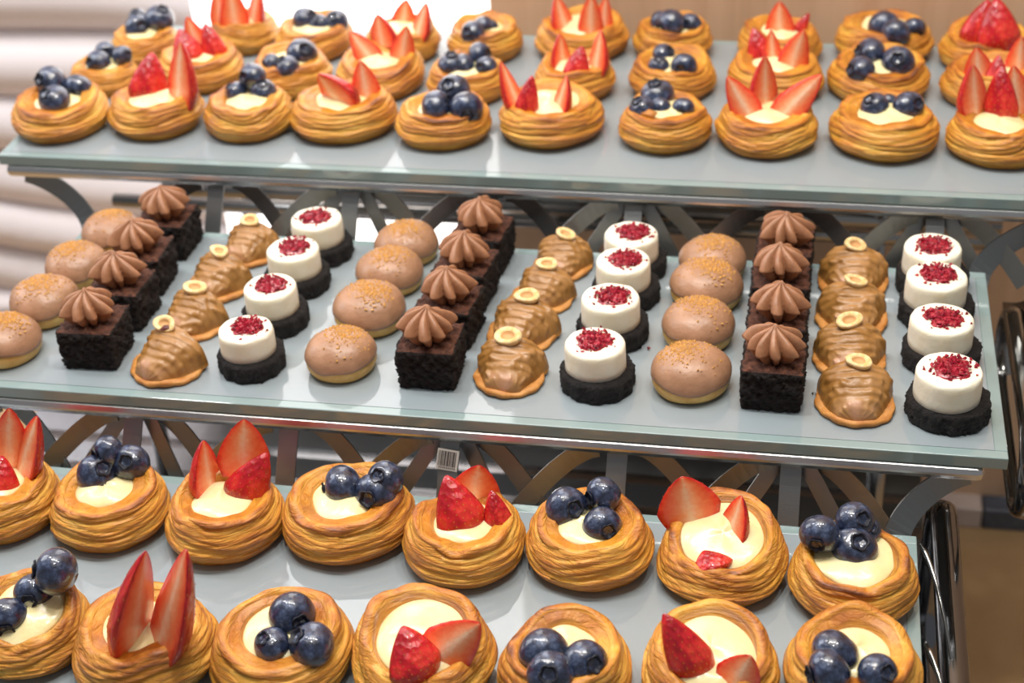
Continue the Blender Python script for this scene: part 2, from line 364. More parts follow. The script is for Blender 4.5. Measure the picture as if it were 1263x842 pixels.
# barcode sticker on the lattice node below the middle shelf
sb = MB(); sb.box((-.0068, -.0002, -.0068), (.0068, 0, .0068)); stk = mesh('sticker', sb.v, sb.f, STICK, False)
ob = link('barcode_sticker', stk, stand, Matrix.Translation(Vector((.327, MY0 - .0048, ZM - zr - .010)) - O) @ Matrix.Rotation(.12, 4, 'Y') @ Matrix.Rotation(-.35, 4, 'X'))
tag(ob, 'small pale sticker with black barcode')
rb = random.Random(4); bb = MB(); x = -.0058
while x < .0055:
    w_ = rb.choice((.0003, .0005, .0008)); bb.box((x, -.0004, -.0042), (x + w_, -.0002, .0056)); x += w_ + rb.choice((.0003, .0005))
for k in range(9): bb.box((-.005 + k * .0012, -.0004, -.0058), (-.0044 + k * .0012, -.0002, -.0049))
link('barcode', bb.mesh('barcode', INK), ob)

# ------------------------------------------------------------------ danishes
TH = np.linspace(0, 2 * PI, 112, endpoint=False)
def crust_mesh(seed, R, h, tilt, cav=.56):
    rng = np.random.RandomState(seed)
    pr = [(.05, 0), (.5, 0), (.80, 0)]
    n1 = 34
    for i in range(n1):
        s = i / (n1 - 1); z = .01 + .90 * s
        rr = .80 + .20 * math.sin(min(1, s * 2.0 + .06) * PI / 2) - .22 * max(0, s - .40) ** 1.4 * 1.6
        pr.append((rr, z))
    r_end = pr[-1][0]
    for q in (20, 45, 70, 90, 110, 135, 160): a = math.radians(q); pr.append((r_end - .085 + .085 * math.cos(a), .91 + .09 * math.sin(a)))
    for r_, z_ in ((min(r_end - .1, cav + .06), .95), (cav, .84), (cav - .03, .70), (cav - .2, .60), (.2, .60), (.02, .60)): pr.append((r_, z_))
    pr = np.array(pr); r = pr[:, 0][:, None]; z = pr[:, 1][:, None]; th = TH[None, :]
    n_out = 3 + n1 + 3; side = np.zeros(len(pr)); side[3:3 + n1 + 5] = 1; side[3] = .4; side[3 + n1 + 4] = .5; side = side[:, None]
    sw = z + .10 * np.sin(th + rng.uniform(0, 6.3)) + .05 * np.sin(2 * th + rng.uniform(0, 6.3)) + .035 * np.sin(3 * th + 4 * z + rng.uniform(0, 6))
    nl = rng.uniform(2.1, 3.0); p0 = rng.uniform(0, 1)
    big = np.abs(np.sin(PI * (sw * nl + p0))) ** .55
    fine = np.abs(np.sin(PI * (sw * nl * 3.3 + p0 * 2 + .25 * np.sin(3 * th + rng.uniform(0, 6)) + .10 * np.sin(7 * th + z * 6)))) ** .7
    fine2 = wob(th, z * 9, rng, 9, 9, 9)
    amp = 1 + .22 * wob(th, z * 2, rng, 5, 5, 2)
    disp = side * (.060 * (big - .75) * amp + .030 * (fine - .5) + .005 * fine2)
    out = 1 + .022 * np.sin(2 * th + rng.uniform(0, 6.3)) + .016 * np.sin(3 * th + rng.uniform(0, 6.3)) + .010 * np.sin(7 * th + z * 3 + rng.uniform(0, 6))
    rr = (r * out + disp) * R
    td = rng.uniform(-.6, .6) - PI / 2
    hk = 1 + .055 * np.sin(2 * th + rng.uniform(0, 6)) + .035 * np.sin(3 * th + rng.uniform(0, 6)) + .10 * rng.uniform(-1, 1) * np.cos(th - rng.uniform(0, 6.3))
    rn = np.clip(r, 0, 1)
    tl = math.tan(math.radians(tilt)) * R * rn * (-np.cos(th + PI / 2 + td * 0)) 
    zz = z * h * (1 + (hk - 1) * rn) + (z / 1.0) * np.sin(th) * math.tan(math.radians(tilt)) * R * rn
    inner = (np.arange(len(pr)) >= n_out + 3)[:, None]
    zz = zz + np.where(z > .85, .028 * h * wob(th, r * 4, rng, 7, 8, 3), 0)
    zz = np.maximum(zz, 0) + side * (z > .1) * h * .014 * fine2
    zz[0:3] = 0
    V = np.stack([rr * np.cos(th), rr * np.sin(th), np.broadcast_to(zz, rr.shape)], -1)
    tone = .28 + .42 * np.clip(fine * big, 0, 1) * side + .10 * wob(th, z * 2, rng, 5, 4, 2) + .22 * np.exp(-((z - .98) / .10) ** 2) + .30 * np.exp(-(z / .045) ** 2) - .15 * np.exp(-((big) / .25) ** 2) * side
    tone = tone + np.where(inner, .22, 0)
    v, f = ring_mesh(V); return mesh('crust', v, f, PASTRY, True, None, {'tone': tone})
def custard_mesh(seed, R, h, tilt, dome=.2, cav=.56):
    rng = np.random.RandomState(seed + 900); rs = np.array([1, .97, .9, .78, .6, .4, .2, .03])[:, None] * (cav + .05); th = np.linspace(0, 2 * PI, 48, endpoint=False)[None, :]
    k = 1 + .05 * wob(th, rs, rng, 4, 4, 2)
    z = .84 + dome * (1 - (rs / (cav + .051)) ** 2) ** .6 + .03 * wob(th, rs * 8, rng, 5, 4, 1)
    zz = z * h + np.sin(th) * rs * R * math.tan(math.radians(tilt)) * .95
    rr = rs * k * R; V = np.stack([rr * np.cos(th), rr * np.sin(th), zz], -1)
    lo = V[0:1].copy(); lo[..., 2] -= .2 * h; lo[..., 0:2] *= .93
    v, f = ring_mesh(np.concatenate([lo, V], 0)); return mesh('custard', v, f, CUSTARD, True)
def berry_meshes(seed):
    rng = np.random.RandomState(seed + 50); ph = np.linspace(.04, PI - .04, 20)[:, None]; th = np.linspace(0, 2 * PI, 28, endpoint=False)[None, :]
    r = 1 + .03 * wob(th, ph * 1.5, rng, 5, 3, 2)
    dent = .16 * np.exp(-(ph / .28) ** 2)
    X = r * np.sin(ph) * np.cos(th); Y = r * np.sin(ph) * np.sin(th) * (1 - .05 * rng.rand()); Zb = r * np.cos(ph) * .88 - dent
    v, f = ring_mesh(np.stack([X, Y, Zb], -1), True, True)
    b = mesh('blueberry', v, [q[::-1] for q in f], BERRY)
    # crown: ragged five-pointed collar
    N = 40; a = np.linspace(0, 2 * PI, N, endpoint=False); lob = np.abs(np.cos(2.5 * a + rng.uniform(0, 1)))
    rings = []
    for rr, zz in ((.10, .70), (.20, .74), (.26, .86), (.30, .93), (.34, .86)):
        q = rr * (1 + .28 * lob * (rr > .24)); rings.append(np.stack([q * np.cos(a), q * np.sin(a), zz - .02 + .03 * lob * (rr > .24) + 0 * a], -1))
    v, f = ring_mesh(np.array(rings), True, False); c = mesh('crown', v, f, BERRYDK)
    return b, c
BM = [berry_meshes(i) for i in range(6)]
def wedge_meshes(seed, half):
    """unit wedge: height 1 (z), skin radius 1; skin faces -y"""
    rng = np.random.RandomState(seed + 70); ts = np.linspace(0, .985, 18); V = []; rad = []; mi = []
    nE, nA = 4, 14; a0 = math.radians(half)
    bend = rng.uniform(-.12, .12)
    for t in ts:
        R_ = ((1 - t ** 1.9) ** .80) * (.74 + .26 * min(1, t / .28)) + .015
        ax = bend * t * t * 2; ay = .1 * t
        row = []
        for i in range(nE): row.append((i / nE, -a0))
        for i in range(nA + 1): row.append((1, -a0 + 2 * a0 * i / nA))
        for i in range(nE - 1, 0, -1): row.append((i / nE, a0))
        V.append([(ax + R_ * q * math.sin(a), ay - R_ * q * math.cos(a), t) for q, a in row]); rad.append([q for q, a in row])
    V = np.array(V); npt = V.shape[1]; rad = np.array(rad)
    rad = np.clip(rad * .95 + (ts[:, None] > .8) * (ts[:, None] - .8) * 1.5 + .12 * np.exp(-(ts[:, None] / .06) ** 2), 0, 1)
    v, f = ring_mesh(V); fm = []
    for i in range(len(ts) - 1):
        for j in range(npt): fm.append(0 if nE <= j < nE + nA else 1)
    fm += [1, 0]
    m = mesh('wedge', v, f, [SKIN, FLESH], True, fm, {'rad': rad})
    mark = np.array([False] * 0)
    sd = MB()
    for i in range(11):
        t = .05 + .083 * i; R_ = ((1 - t ** 1.9) ** .80) * (.74 + .26 * min(1, t / .28)) + .015; nn = max(1, int(round((2 * a0 * R_) / .30)))
        for j in range(nn):
            a = -a0 + 2 * a0 * (j + .5 + .5 * (i % 2) - .25) / nn; p = Vector((bend * t * t * 2 + R_ * math.sin(a), .1 * t - R_ * math.cos(a), t)); u = Vector((math.cos(a), math.sin(a), 0)); w2 = Vector((0, 0, 1)); o_ = Vector((math.sin(a), -math.cos(a), 0))
            sd.add([p + u * .026, p + w2 * .022, p - u * .026, p - w2 * .022, p + o_ * .018], [(0, 1, 4), (1, 2, 4), (2, 3, 4), (3, 0, 4)])
    return m, sd.mesh('seeds', SEED, True)
WM = {'S': [wedge_meshes(i, 62) for i in range(3)], 'F': [wedge_meshes(10 + i, 74) for i in range(3)], 'L': [wedge_meshes(20 + i, 84) for i in range(3)], 'R': [wedge_meshes(30 + i, 84) for i in range(3)]}
YAW = {'S': 0, 'F': PI, 'L': 2.25, 'R': -2.25}
def danish(seed, data, z0, label, group, custard_dome=.16):
    x, y, R, h, tilt, fr = data; rng = random.Random(seed)
    kind = 'blueberry' if fr[0][0] == 'b' else 'strawberry'
    r = empty(kind + '_danish', (x, y, z0), label, 'pastry', group)
    cav = rng.uniform(.44, .52) if tilt < 8 and seed != 38 else .60
    link('pastry_shell', crust_mesh(seed, R, h, tilt, cav), r); link('custard', custard_mesh(seed, R, h, tilt, custard_dome, cav), r)
    dz = lambda yy: math.tan(math.radians(tilt)) * yy * .9 * .001
    for k, q in enumerate(fr):
        if q[0] == 'b':
            bm, cm = BM[rng.randrange(6)]; rad = q[4] * .001
            d = Vector((rng.uniform(-1, 1), -rng.uniform(.1, 1.2), rng.uniform(-.2, 1.2))).normalized()
            m4 = Matrix.Translation((q[1] * .001, q[2] * .001, q[3] * .001 + dz(q[2]))) @ d.to_track_quat('Z', 'Y').to_matrix().to_4x4() @ Matrix.Scale(rad, 4)
            ob = link('blueberry', bm, r, m4); link('crown', cm, ob)
        else:
            _, bx, by, bz, tx, ty, tz, rw, kd = q
            B = Vector((bx, by, bz)) * .001; T_ = Vector((tx, ty, tz)) * .001; ax = T_ - B; Lh = ax.length; ax.normalize(); Lh *= 1.06
            B = B - ax * .003; Lh += .003
            fw = Vector((.535 - x, -.76 - y, .57 - z0)).normalized(); fy = -(fw - ax * fw.dot(ax)).normalized(); fx = fy.cross(ax)
            rt = Matrix((fx, fy, ax)).transposed().to_4x4()
            rad = rw * .001 * {'S': 1.36, 'F': 1.45, 'L': 1.5, 'R': 1.5}[kd] * (1.1 if z0 < 0 and kd != 'S' else 1)
            off = fw.normalized() * 0
            c = {'S': .45, 'F': -.15, 'L': 0, 'R': 0}[kd]
            m4 = Matrix.Translation(B + fy * rad * c + fx * rad * {'L': -.1, 'R': .1}.get(kd, 0)) @ rt @ Matrix.Rotation(YAW[kd] + rng.uniform(-.15, .15), 4, 'Z') @ Matrix.Diagonal((rad, rad * .9, Lh, 1))
            wm, sm = WM[kd][rng.randrange(3)]
            ob = link('strawberry_wedge', wm, r, m4)
            s_ = link('seeds', sm, ob); s_['kind'] = 'stuff'
    if seed == 7:
        v, f = strip([(-.015, -.013, .0268), (-.010, -.0165, .0272), (-.005, -.0185, .0262)], .0055, .0012, (.2, -.5, .8))
        o = link('almond_flake', mesh('flake', v, f, COOKIE, True), r); o['label'] = 'thin tan almond flake in front of the berries'
    return r

# positions in metres (x, y, radius, height, tilt of the rim) and the fruit on each one in millimetres from its foot
TOP = [
 [
  (-0.0391, 0.281, 0.0369, 0.026, 0, [('b', -10.9, 16.0, 31.1, 12.8), ('b', 1.7, -7.9, 26.2, 13.2), ('b', 9.8, 17.9, 25.5, 11.6)]),
  (0.0359, 0.2922, 0.0364, 0.026, 0, [('w', -7.7, 3.7, 20.3, -3.1, 6.7, 52.1, 14.0, 'S'), ('w', 22.2, -4.0, 20.3, 31.8, -1.0, 69.0, 12.0, 'L')]),
  (0.1107, 0.2944, 0.0355, 0.026, 0, [('b', 1.0, 16.4, 34.3, 11.2), ('b', -11.7, 8.7, 24.4, 9.2), ('b', 10.0, 10.8, 25.0, 10.4)]),
  (0.1845, 0.3015, 0.0402, 0.026, 0, [('w', 4.6, -8.2, 20.3, -12.8, -5.2, 45.2, 13.4, 'L'), ('w', 18.3, 5.9, 20.3, 14.4, 9.9, 49.5, 8.7, 'F')]),
  (0.2644, 0.2938, 0.0353, 0.026, 0, [('b', 5.6, 16.0, 29.2, 13.2), ('b', -2.1, -7.3, 26.2, 13.2), ('b', 20.3, -8.1, 26.1, 12.9)]),
  (0.3438, 0.3091, 0.041, 0.026, 0, [('w', -22.3, -9.5, 20.3, -35.9, -6.5, 54.3, 8.0, 'R'), ('w', -15.8, -18.8, 20.3, -12.7, -15.8, 47.6, 8.0, 'S'), ('w', 7.4, -11.3, 20.3, 16.7, -8.3, 45.2, 8.0, 'L')]),
  (0.4303, 0.3038, 0.0353, 0.026, 0, [('b', -7.3, 15.7, 26.2, 13.2), ('b', -16.4, -5.5, 24.9, 10.3), ('b', -3.3, -0.9, 24.1, 8.4), ('b', 13.4, -1.4, 24.2, 8.6)]),
  (0.5042, 0.3042, 0.037, 0.026, 0, [('w', -9.9, -6.9, 20.3, -28.6, -2.9, 50.3, 8.9, 'F'), ('w', -2.6, 10.3, 20.3, -5.5, 13.3, 59.1, 10.1, 'R'), ('w', 9.7, -2.5, 20.3, 36.7, 1.5, 51.8, 9.5, 'F')]),
  (0.5889, 0.3096, 0.0405, 0.026, 0, [('b', -8.3, 5.4, 25.1, 10.8), ('b', 2.2, 17.2, 23.3, 6.8), ('b', 15.6, 5.4, 25.7, 12.1)]),
  (0.6675, 0.3018, 0.0354, 0.026, 0, [('w', -17.3, 10.0, 25.3, -23.6, 13.0, 58.4, 10.3, 'R'), ('w', 2.3, 8.6, 20.3, -0.4, 11.6, 55.9, 11.0, 'S'), ('w', 13.5, 14.7, 24.3, 5.6, 18.7, 56.9, 8.8, 'F')]),
 ],
 [
  (-0.0344, 0.3572, 0.028, 0.0224, 5, [('b', -1.5, 12.7, 24.5, 8.8), ('b', -1.9, -2.3, 22.4, 10.9), ('b', 15.3, 6.7, 24.5, 8.8)]),
  (0.0413, 0.3771, 0.0361, 0.026, 0, [('w', -3.1, -9.6, 20.3, -6.3, -6.6, 44.6, 11.9, 'S'), ('w', 2.6, 1.3, 20.3, -7.3, 5.3, 51.2, 8.0, 'F'), ('w', 17.0, -1.8, 20.3, 11.8, 1.2, 47.3, 9.3, 'S')]),
  (0.1211, 0.3711, 0.0336, 0.026, 3, [('b', 8.7, 5.5, 26.0, 12.8), ('b', -12.0, -8.9, 24.0, 8.2), ('b', 4.0, -18.5, 25.1, 10.7)]),
  (0.1941, 0.3771, 0.0367, 0.026, 0, [('w', -4.1, -0.4, 20.3, -23.3, 3.6, 42.5, 8.3, 'F'), ('w', -1.0, 20.6, 28.3, -3.9, 23.6, 51.2, 10.0, 'L'), ('w', 17.6, 1.2, 20.3, 22.8, 5.2, 49.2, 7.9, 'F')]),
  (0.2681, 0.3685, 0.0316, 0.0253, 0, [('b', -12.1, -2.7, 24.9, 11.5), ('b', -3.2, -2.1, 24.2, 10.0), ('b', 7.0, 13.8, 28.1, 9.8), ('b', 16.0, -3.3, 24.0, 9.5)]),
  (0.3509, 0.3795, 0.0327, 0.026, 0, [('w', -8.8, -1.5, 20.3, -12.0, 1.5, 46.3, 7.7, 'R'), ('w', 4.7, -19.7, 20.3, 6.7, -16.7, 42.7, 9.3, 'S'), ('w', 18.5, -8.3, 20.3, 25.6, -5.3, 51.9, 8.1, 'L')]),
  (0.4274, 0.389, 0.0345, 0.026, 0, [('b', -7.8, 8.8, 24.7, 9.7), ('b', -9.8, -10.8, 24.1, 8.4), ('b', 10.2, -12.8, 25.1, 10.7)]),
  (0.5066, 0.3951, 0.0374, 0.026, 0, [('w', -10.3, 6.4, 20.3, -16.1, 9.4, 44.4, 9.6, 'S'), ('w', -1.5, 3.1, 20.3, -5.4, 7.1, 45.6, 5.6, 'F'), ('w', 11.5, -7.7, 20.3, 19.9, -3.7, 50.7, 9.2, 'F')]),
  (0.5853, 0.3994, 0.0384, 0.026, 4, [('b', -7.2, 8.9, 26.0, 12.7), ('b', -14.2, -19.1, 25.6, 11.7), ('b', 13.4, -5.9, 26.2, 13.2)]),
  (0.6674, 0.3933, 0.0356, 0.026, 0, [('w', -8.6, -18.0, 20.3, -14.1, -14.0, 45.5, 9.0, 'F'), ('w', 2.2, -21.9, 20.3, 3.8, -18.9, 40.0, 7.8, 'S'), ('w', 20.1, 0.8, 21.3, 19.4, 4.8, 47.6, 7.8, 'F')]),
 ],
 [
  (-0.0246, 0.4229, 0.0295, 0.0236, 0, [('b', -8.4, 12.5, 29.2, 8.4), ('b', -5.2, 3.3, 23.7, 11.9), ('b', 11.9, 10.8, 29.1, 12.7)]),
  (0.0532, 0.4525, 0.0308, 0.0246, 0, [('w', -17.3, -6.1, 19.2, -16.4, -2.1, 51.6, 7.1, 'F'), ('w', -0.7, -14.1, 19.2, -3.1, -10.1, 54.9, 9.7, 'F'), ('w', 11.5, -4.2, 19.2, 20.1, -1.2, 52.1, 8.0, 'L')]),
  (0.1196, 0.4425, 0.0327, 0.026, 0, [('b', -7.5, 4.6, 25.6, 11.8), ('b', 5.3, 0.3, 24.4, 9.1), ('b', 19.6, 5.3, 25.0, 10.5)]),
  (0.1963, 0.4441, 0.0314, 0.0251, 0, [('w', -2.6, 14.2, 19.6, 0.8, 18.2, 39.9, 7.8, 'F'), ('w', 16.2, -10.8, 19.6, 25.6, -7.8, 47.4, 8.2, 'L')]),
  (0.2651, 0.4503, 0.0323, 0.0258, 0, [('b', -5.3, -19.3, 24.9, 10.6), ('b', 0.2, -3.5, 24.4, 9.5), ('b', 5.7, -1.1, 23.2, 6.9)]),
  (0.3446, 0.4625, 0.0389, 0.026, 0, [('w', -11.9, -9.9, 20.3, -20.6, -6.9, 47.3, 8.6, 'R'), ('w', 10.7, -19.2, 20.3, 10.0, -15.2, 53.0, 8.1, 'F'), ('w', 19.4, -5.5, 20.3, 20.6, -1.5, 47.1, 5.6, 'F')]),
  (0.4208, 0.4629, 0.0328, 0.026, 0, [('b', -1.6, -4.9, 26.2, 13.2), ('b', -10.7, 2.9, 24.6, 9.6), ('b', 14.0, -1.0, 24.7, 9.9)]),
  (0.5076, 0.4579, 0.0343, 0.026, 0, [('w', -0.1, -4.0, 20.3, -3.1, 0.0, 46.9, 9.2, 'F'), ('w', 13.6, 1.3, 20.3, 20.3, 4.3, 36.2, 5.0, 'S')]),
  (0.5903, 0.4745, 0.0389, 0.026, 0, [('b', -1.5, -10.3, 26.2, 13.2), ('b', 7.8, -22.8, 25.9, 12.5), ('b', 22.3, -9.1, 24.7, 9.7)]),
  (0.6702, 0.4599, 0.0372, 0.026, 0, [('w', -12.6, -12.2, 20.3, -8.3, -9.2, 53.1, 11.1, 'S'), ('w', 7.0, -21.9, 20.3, -3.1, -18.9, 55.4, 15.2, 'S')]),
 ],
]
LOW = [
 [
  (0.0572, -0.0697, 0.0359, 0.03, 0, [('w', 1.4, 15.1, 23.4, 8.6, 19.1, 69.4, 9.3, 'F'), ('w', 10.4, 10.9, 23.4, 31.3, 13.9, 68.5, 8.7, 'L'), ('w', 4.0, -7.2, 23.4, 6.4, -4.2, 44.2, 12.0, 'S')]),
  (0.1272, -0.0666, 0.0366, 0.03, 4, [('b', -2.6, 18.0, 39.1, 10.5), ('b', -7.8, 8.4, 29.3, 13.2), ('b', 11.7, 16.9, 32.7, 11.8)]),
  (0.2027, -0.0676, 0.0366, 0.03, 0, [('w', -11.8, 8.6, 23.4, -13.5, 11.6, 58.0, 9.0, 'R'), ('w', 8.4, 18.9, 33.4, 10.2, 22.9, 69.9, 11.2, 'F'), ('w', 9.5, 4.5, 23.4, 23.1, 7.5, 51.5, 12.2, 'S')]),
  (0.2765, -0.0569, 0.0393, 0.03, 2, [('b', -2.9, 6.4, 29.3, 13.2), ('b', 18.6, 2.4, 29.3, 13.2), ('b', 23.2, 7.6, 35.6, 11.6)]),
  (0.3515, -0.0704, 0.0355, 0.03, 0, [('w', 1.2, 20.3, 24.4, 3.7, 24.3, 50.8, 11.3, 'F'), ('w', 2.6, -4.0, 23.4, -9.5, -1.0, 52.6, 13.4, 'S'), ('w', 21.2, 1.5, 23.4, 18.8, 4.5, 44.1, 7.7, 'S')]),
  (0.4242, -0.0629, 0.0366, 0.03, 0, [('b', -14.4, 9.2, 29.3, 13.2), ('b', 5.9, 17.5, 34.5, 11.2), ('b', 7.8, -3.1, 28.6, 11.6)]),
  (0.5014, -0.0641, 0.0375, 0.03, 12, [('w', -18.8, 10.1, 28.4, -25.3, 14.1, 56.9, 13.0, 'F'), ('w', 3.5, 2.1, 23.4, 11.9, 5.1, 48.8, 7.6, 'L'), ('w', -4.0, -22.9, 23.4, -6.5, -19.9, 30.3, 10.1, 'S')]),
  (0.5744, -0.0735, 0.0355, 0.03, 2, [('b', -19.6, 4.9, 37.6, 11.5), ('b', -0.6, 17.4, 37.6, 11.5), ('b', -0.0, 5.1, 29.3, 13.2), ('b', 6.5, 17.0, 31.2, 8.5)]),
 ],
 [
  (0.1262, -0.1756, 0.033, 0.03, 12, [('b', 17.3, 10.9, 45.3, 13.2), ('b', 0.9, 10.3, 28.6, 11.4), ('b', -7.5, -7.3, 28.7, 11.7)]),
  (0.195, -0.1783, 0.0403, 0.03, 0, [('w', -0.6, -15.3, 23.4, 15.4, -12.3, 89.0, 10.8, 'R'), ('w', 15.4, -15.8, 23.4, 44.4, -12.8, 89.1, 11.1, 'L')]),
  (0.2717, -0.173, 0.0395, 0.03, 5, [('b', 4.8, 9.7, 29.3, 13.2), ('b', -0.5, -11.2, 28.1, 10.4), ('b', 21.5, -10.0, 29.3, 13.2)]),
  (0.3485, -0.167, 0.0395, 0.03, 12, [('w', 4.2, -24.1, 23.4, -4.2, -21.1, 45.2, 13.2, 'S'), ('w', 10.6, -12.1, 23.4, 35.6, -8.1, 48.9, 10.4, 'F')]),
  (0.4256, -0.1649, 0.0357, 0.03, 0, [('b', -9.8, -6.8, 29.3, 13.2), ('b', 12.2, -10.9, 28.9, 12.3), ('b', -3.7, -21.8, 29.1, 12.7)]),
  (0.5012, -0.1565, 0.0365, 0.03, 10, [('w', -5.3, -14.2, 23.4, -18.6, -11.2, 55.4, 10.8, 'S'), ('w', 14.2, -17.6, 23.4, 21.6, -13.6, 39.8, 8.5, 'F')]),
  (0.5752, -0.1469, 0.0363, 0.03, 0, [('b', -10.8, -5.2, 29.2, 12.8), ('b', -13.5, -18.0, 28.8, 12.1), ('b', 11.1, -16.8, 28.3, 11.0)]),
 ],
]

ORD = ['leftmost', 'second from left', 'third from left', 'fourth from left', 'fifth from left', 'sixth from left', 'seventh from left', 'eighth from left', 'ninth from left', 'tenth from left']
def ordn(i, n):
    if i == n - 1: return 'rightmost'
    if i == n - 2 and n > 4: return 'second from right'
    if i == n - 3 and n > 6: return 'third from right'
    return ORD[i]
NUMW = {1: 'one', 2: 'two', 3: 'three', 4: 'four'}
def look(fr):
    k = NUMW[len(fr)]
    if fr[0][0] == 'b': return 'danish with %s blueberries' % ('clustered' if len(fr) > 3 else k)
    return 'danish with %s red strawberry wedges' % k
sd = 1
for rows, z0, names, shelfname in ((TOP, ZT, ('front', 'middle', 'back'), 'top'), (LOW, ZL, ('back', 'front'), 'lowest')):
    for row, rn in zip(rows, names):
        for i, d in enumerate(row):
            lb = '%s, %s in %s row of %s shelf' % (look(d[5]), ordn(i, len(row)), rn, shelfname)
            kind = 'blueberry' if d[5][0][0] == 'b' else 'strawberry'
            danish(sd, d, z0, lb, '%s danishes on the %s shelf' % (kind, shelfname)); sd += 1

# ------------------------------------------------------------------ middle shelf pastries
ROWN = ['frontmost', 'second from front', 'third from front', 'rearmost']
COLN = ['left', 'middle', 'right']
def crumbs_mesh(seed, n, fn, size, mat):
    rb = random.Random(seed); mb = MB()
    for _ in range(n):
        p = fn(rb)
        if p is None: continue
        s = size * rb.uniform(.5, 1.3)
        v = [Vector((rb.uniform(.5, 1.2) * a, rb.uniform(.5, 1.2) * b, rb.uniform(.5, 1.1) * c)) * s for a, b, c in ((1,0,0),(-1,0,0),(0,1,0),(0,-1,0),(0,0,1),(0,0,-1))]
        mb.add([p + q for q in v], [(0,2,4),(2,1,4),(1,3,4),(3,0,4),(2,0,5),(1,2,5),(3,1,5),(0,3,5)])
    return mb.mesh('crumbs', mat)
# glazed bun: unit radius 1
def bun_meshes(seed):
    rng = np.random.RandomState(seed + 300); th = np.linspace(0, 2 * PI, 64, endpoint=False)[None, :]
    H = 1.15
    def prof(ph): return np.cos(ph) ** .85, H * (.36 + .64 * np.sin(ph))
    k = 1 + .018 * np.sin(2 * th + rng.uniform(0, 6)) + .012 * np.sin(3 * th + rng.uniform(0, 6))
    rows = [(.02, 0), (.5, 0), (.78, .0), (.88, .05), (.95, .15), (.99, .28), (1.0, .40), (.985, .46), (.93, .52), (.7, .55), (.4, .56)]
    V = np.stack([np.stack([r * k[0] * np.cos(th[0]), r * k[0] * np.sin(th[0]), np.full(64, z) + (.012 * wob(th[0], np.float64(z * 5), rng) if z > 0 else 0)], -1) for r, z in rows])
    v, f = ring_mesh(V); body = mesh('bun', v, f, DOUGH)
    ph = np.linspace(0, PI / 2 - .02, 16)[:, None]
    edge = .45 + .07 * np.sin(2 * th + rng.uniform(0, 6)) + .035 * wob(th, ph * 0, rng, 5, 7, 0)
    zt = H
    r = 1.025 * np.cos(ph) ** .8 * k; z = edge + (zt - edge) * np.sin(ph) ** 1.05
    r = r * (1 + 0 * z)
    V = np.stack([r * np.cos(th), r * np.sin(th), z], -1); lo = V[0:1].copy(); lo[..., 0:2] *= .965; lo[..., 2] += .01
    v, f = ring_mesh(np.concatenate([lo, V], 0), False, True); gl = mesh('glaze', v, f, GLAZE)
    cx, cy = rng.uniform(-.25, .25), rng.uniform(-.1, .45)
    def fn(rb):
        a = rb.gauss(cx, .33); b = rb.gauss(cy, .26)
        if rb.random() < .2: a = rb.gauss(0, .5); b = rb.gauss(0, .5)
        q = math.hypot(a, b)
        if q > .9: return None
        phv = math.acos(min(1, (q / 1.025) ** 1.25)); return Vector((a, b, .46 + (H - .46) * math.sin(phv) ** 1.05 + .005))
    return body, gl, crumbs_mesh(seed, 420, fn, .036, CRUMB)
BUN = [bun_meshes(i) for i in range(5)]
BUNS = [[(.0183,.038,.0475),(.0247,.088,.0478),(.0267,.1376,.0455),(.0331,.1862,.0445)], [(.2481,.0479,.0460),(.2524,.1026,.0492),(.2538,.1523,.0465),(.2562,.1967,.0450)], [(.4721,.0521,.0485),(.472,.1066,.0475),(.4733,.1562,.0490),(.4748,.2007,.0455)]]
BLK = [['plenty of crumbs at its rim', 'crumbs along the top', 'few scattered crumbs', 'thick cap of crumbs']]
for c_, col in enumerate(BUNS):
    for i, (x, y, d) in enumerate(col):
        y = min(y, .2108 - d / 2 + .004)
        r = empty('glazed_bun', (x, y, 0), 'round milk chocolate glazed bun with golden crumbs, %s in the %s bun column' % (ROWN[i], ['leftmost', 'middle', 'rightmost'][c_]), 'bun', 'glazed buns on the middle shelf', random.Random(i * 7 + c_).uniform(-.8, .8))
        s = Matrix.Scale(d / 2, 4) @ Matrix.Diagonal((1, 1, .96, 1)); b, g, k = BUN[(i * 2 + c_ * 3) % 5]
        link('bun', b, r, s); link('chocolate_glaze', g, r, s); o = link('crumb_topping', k, r, s); o['kind'] = 'stuff'
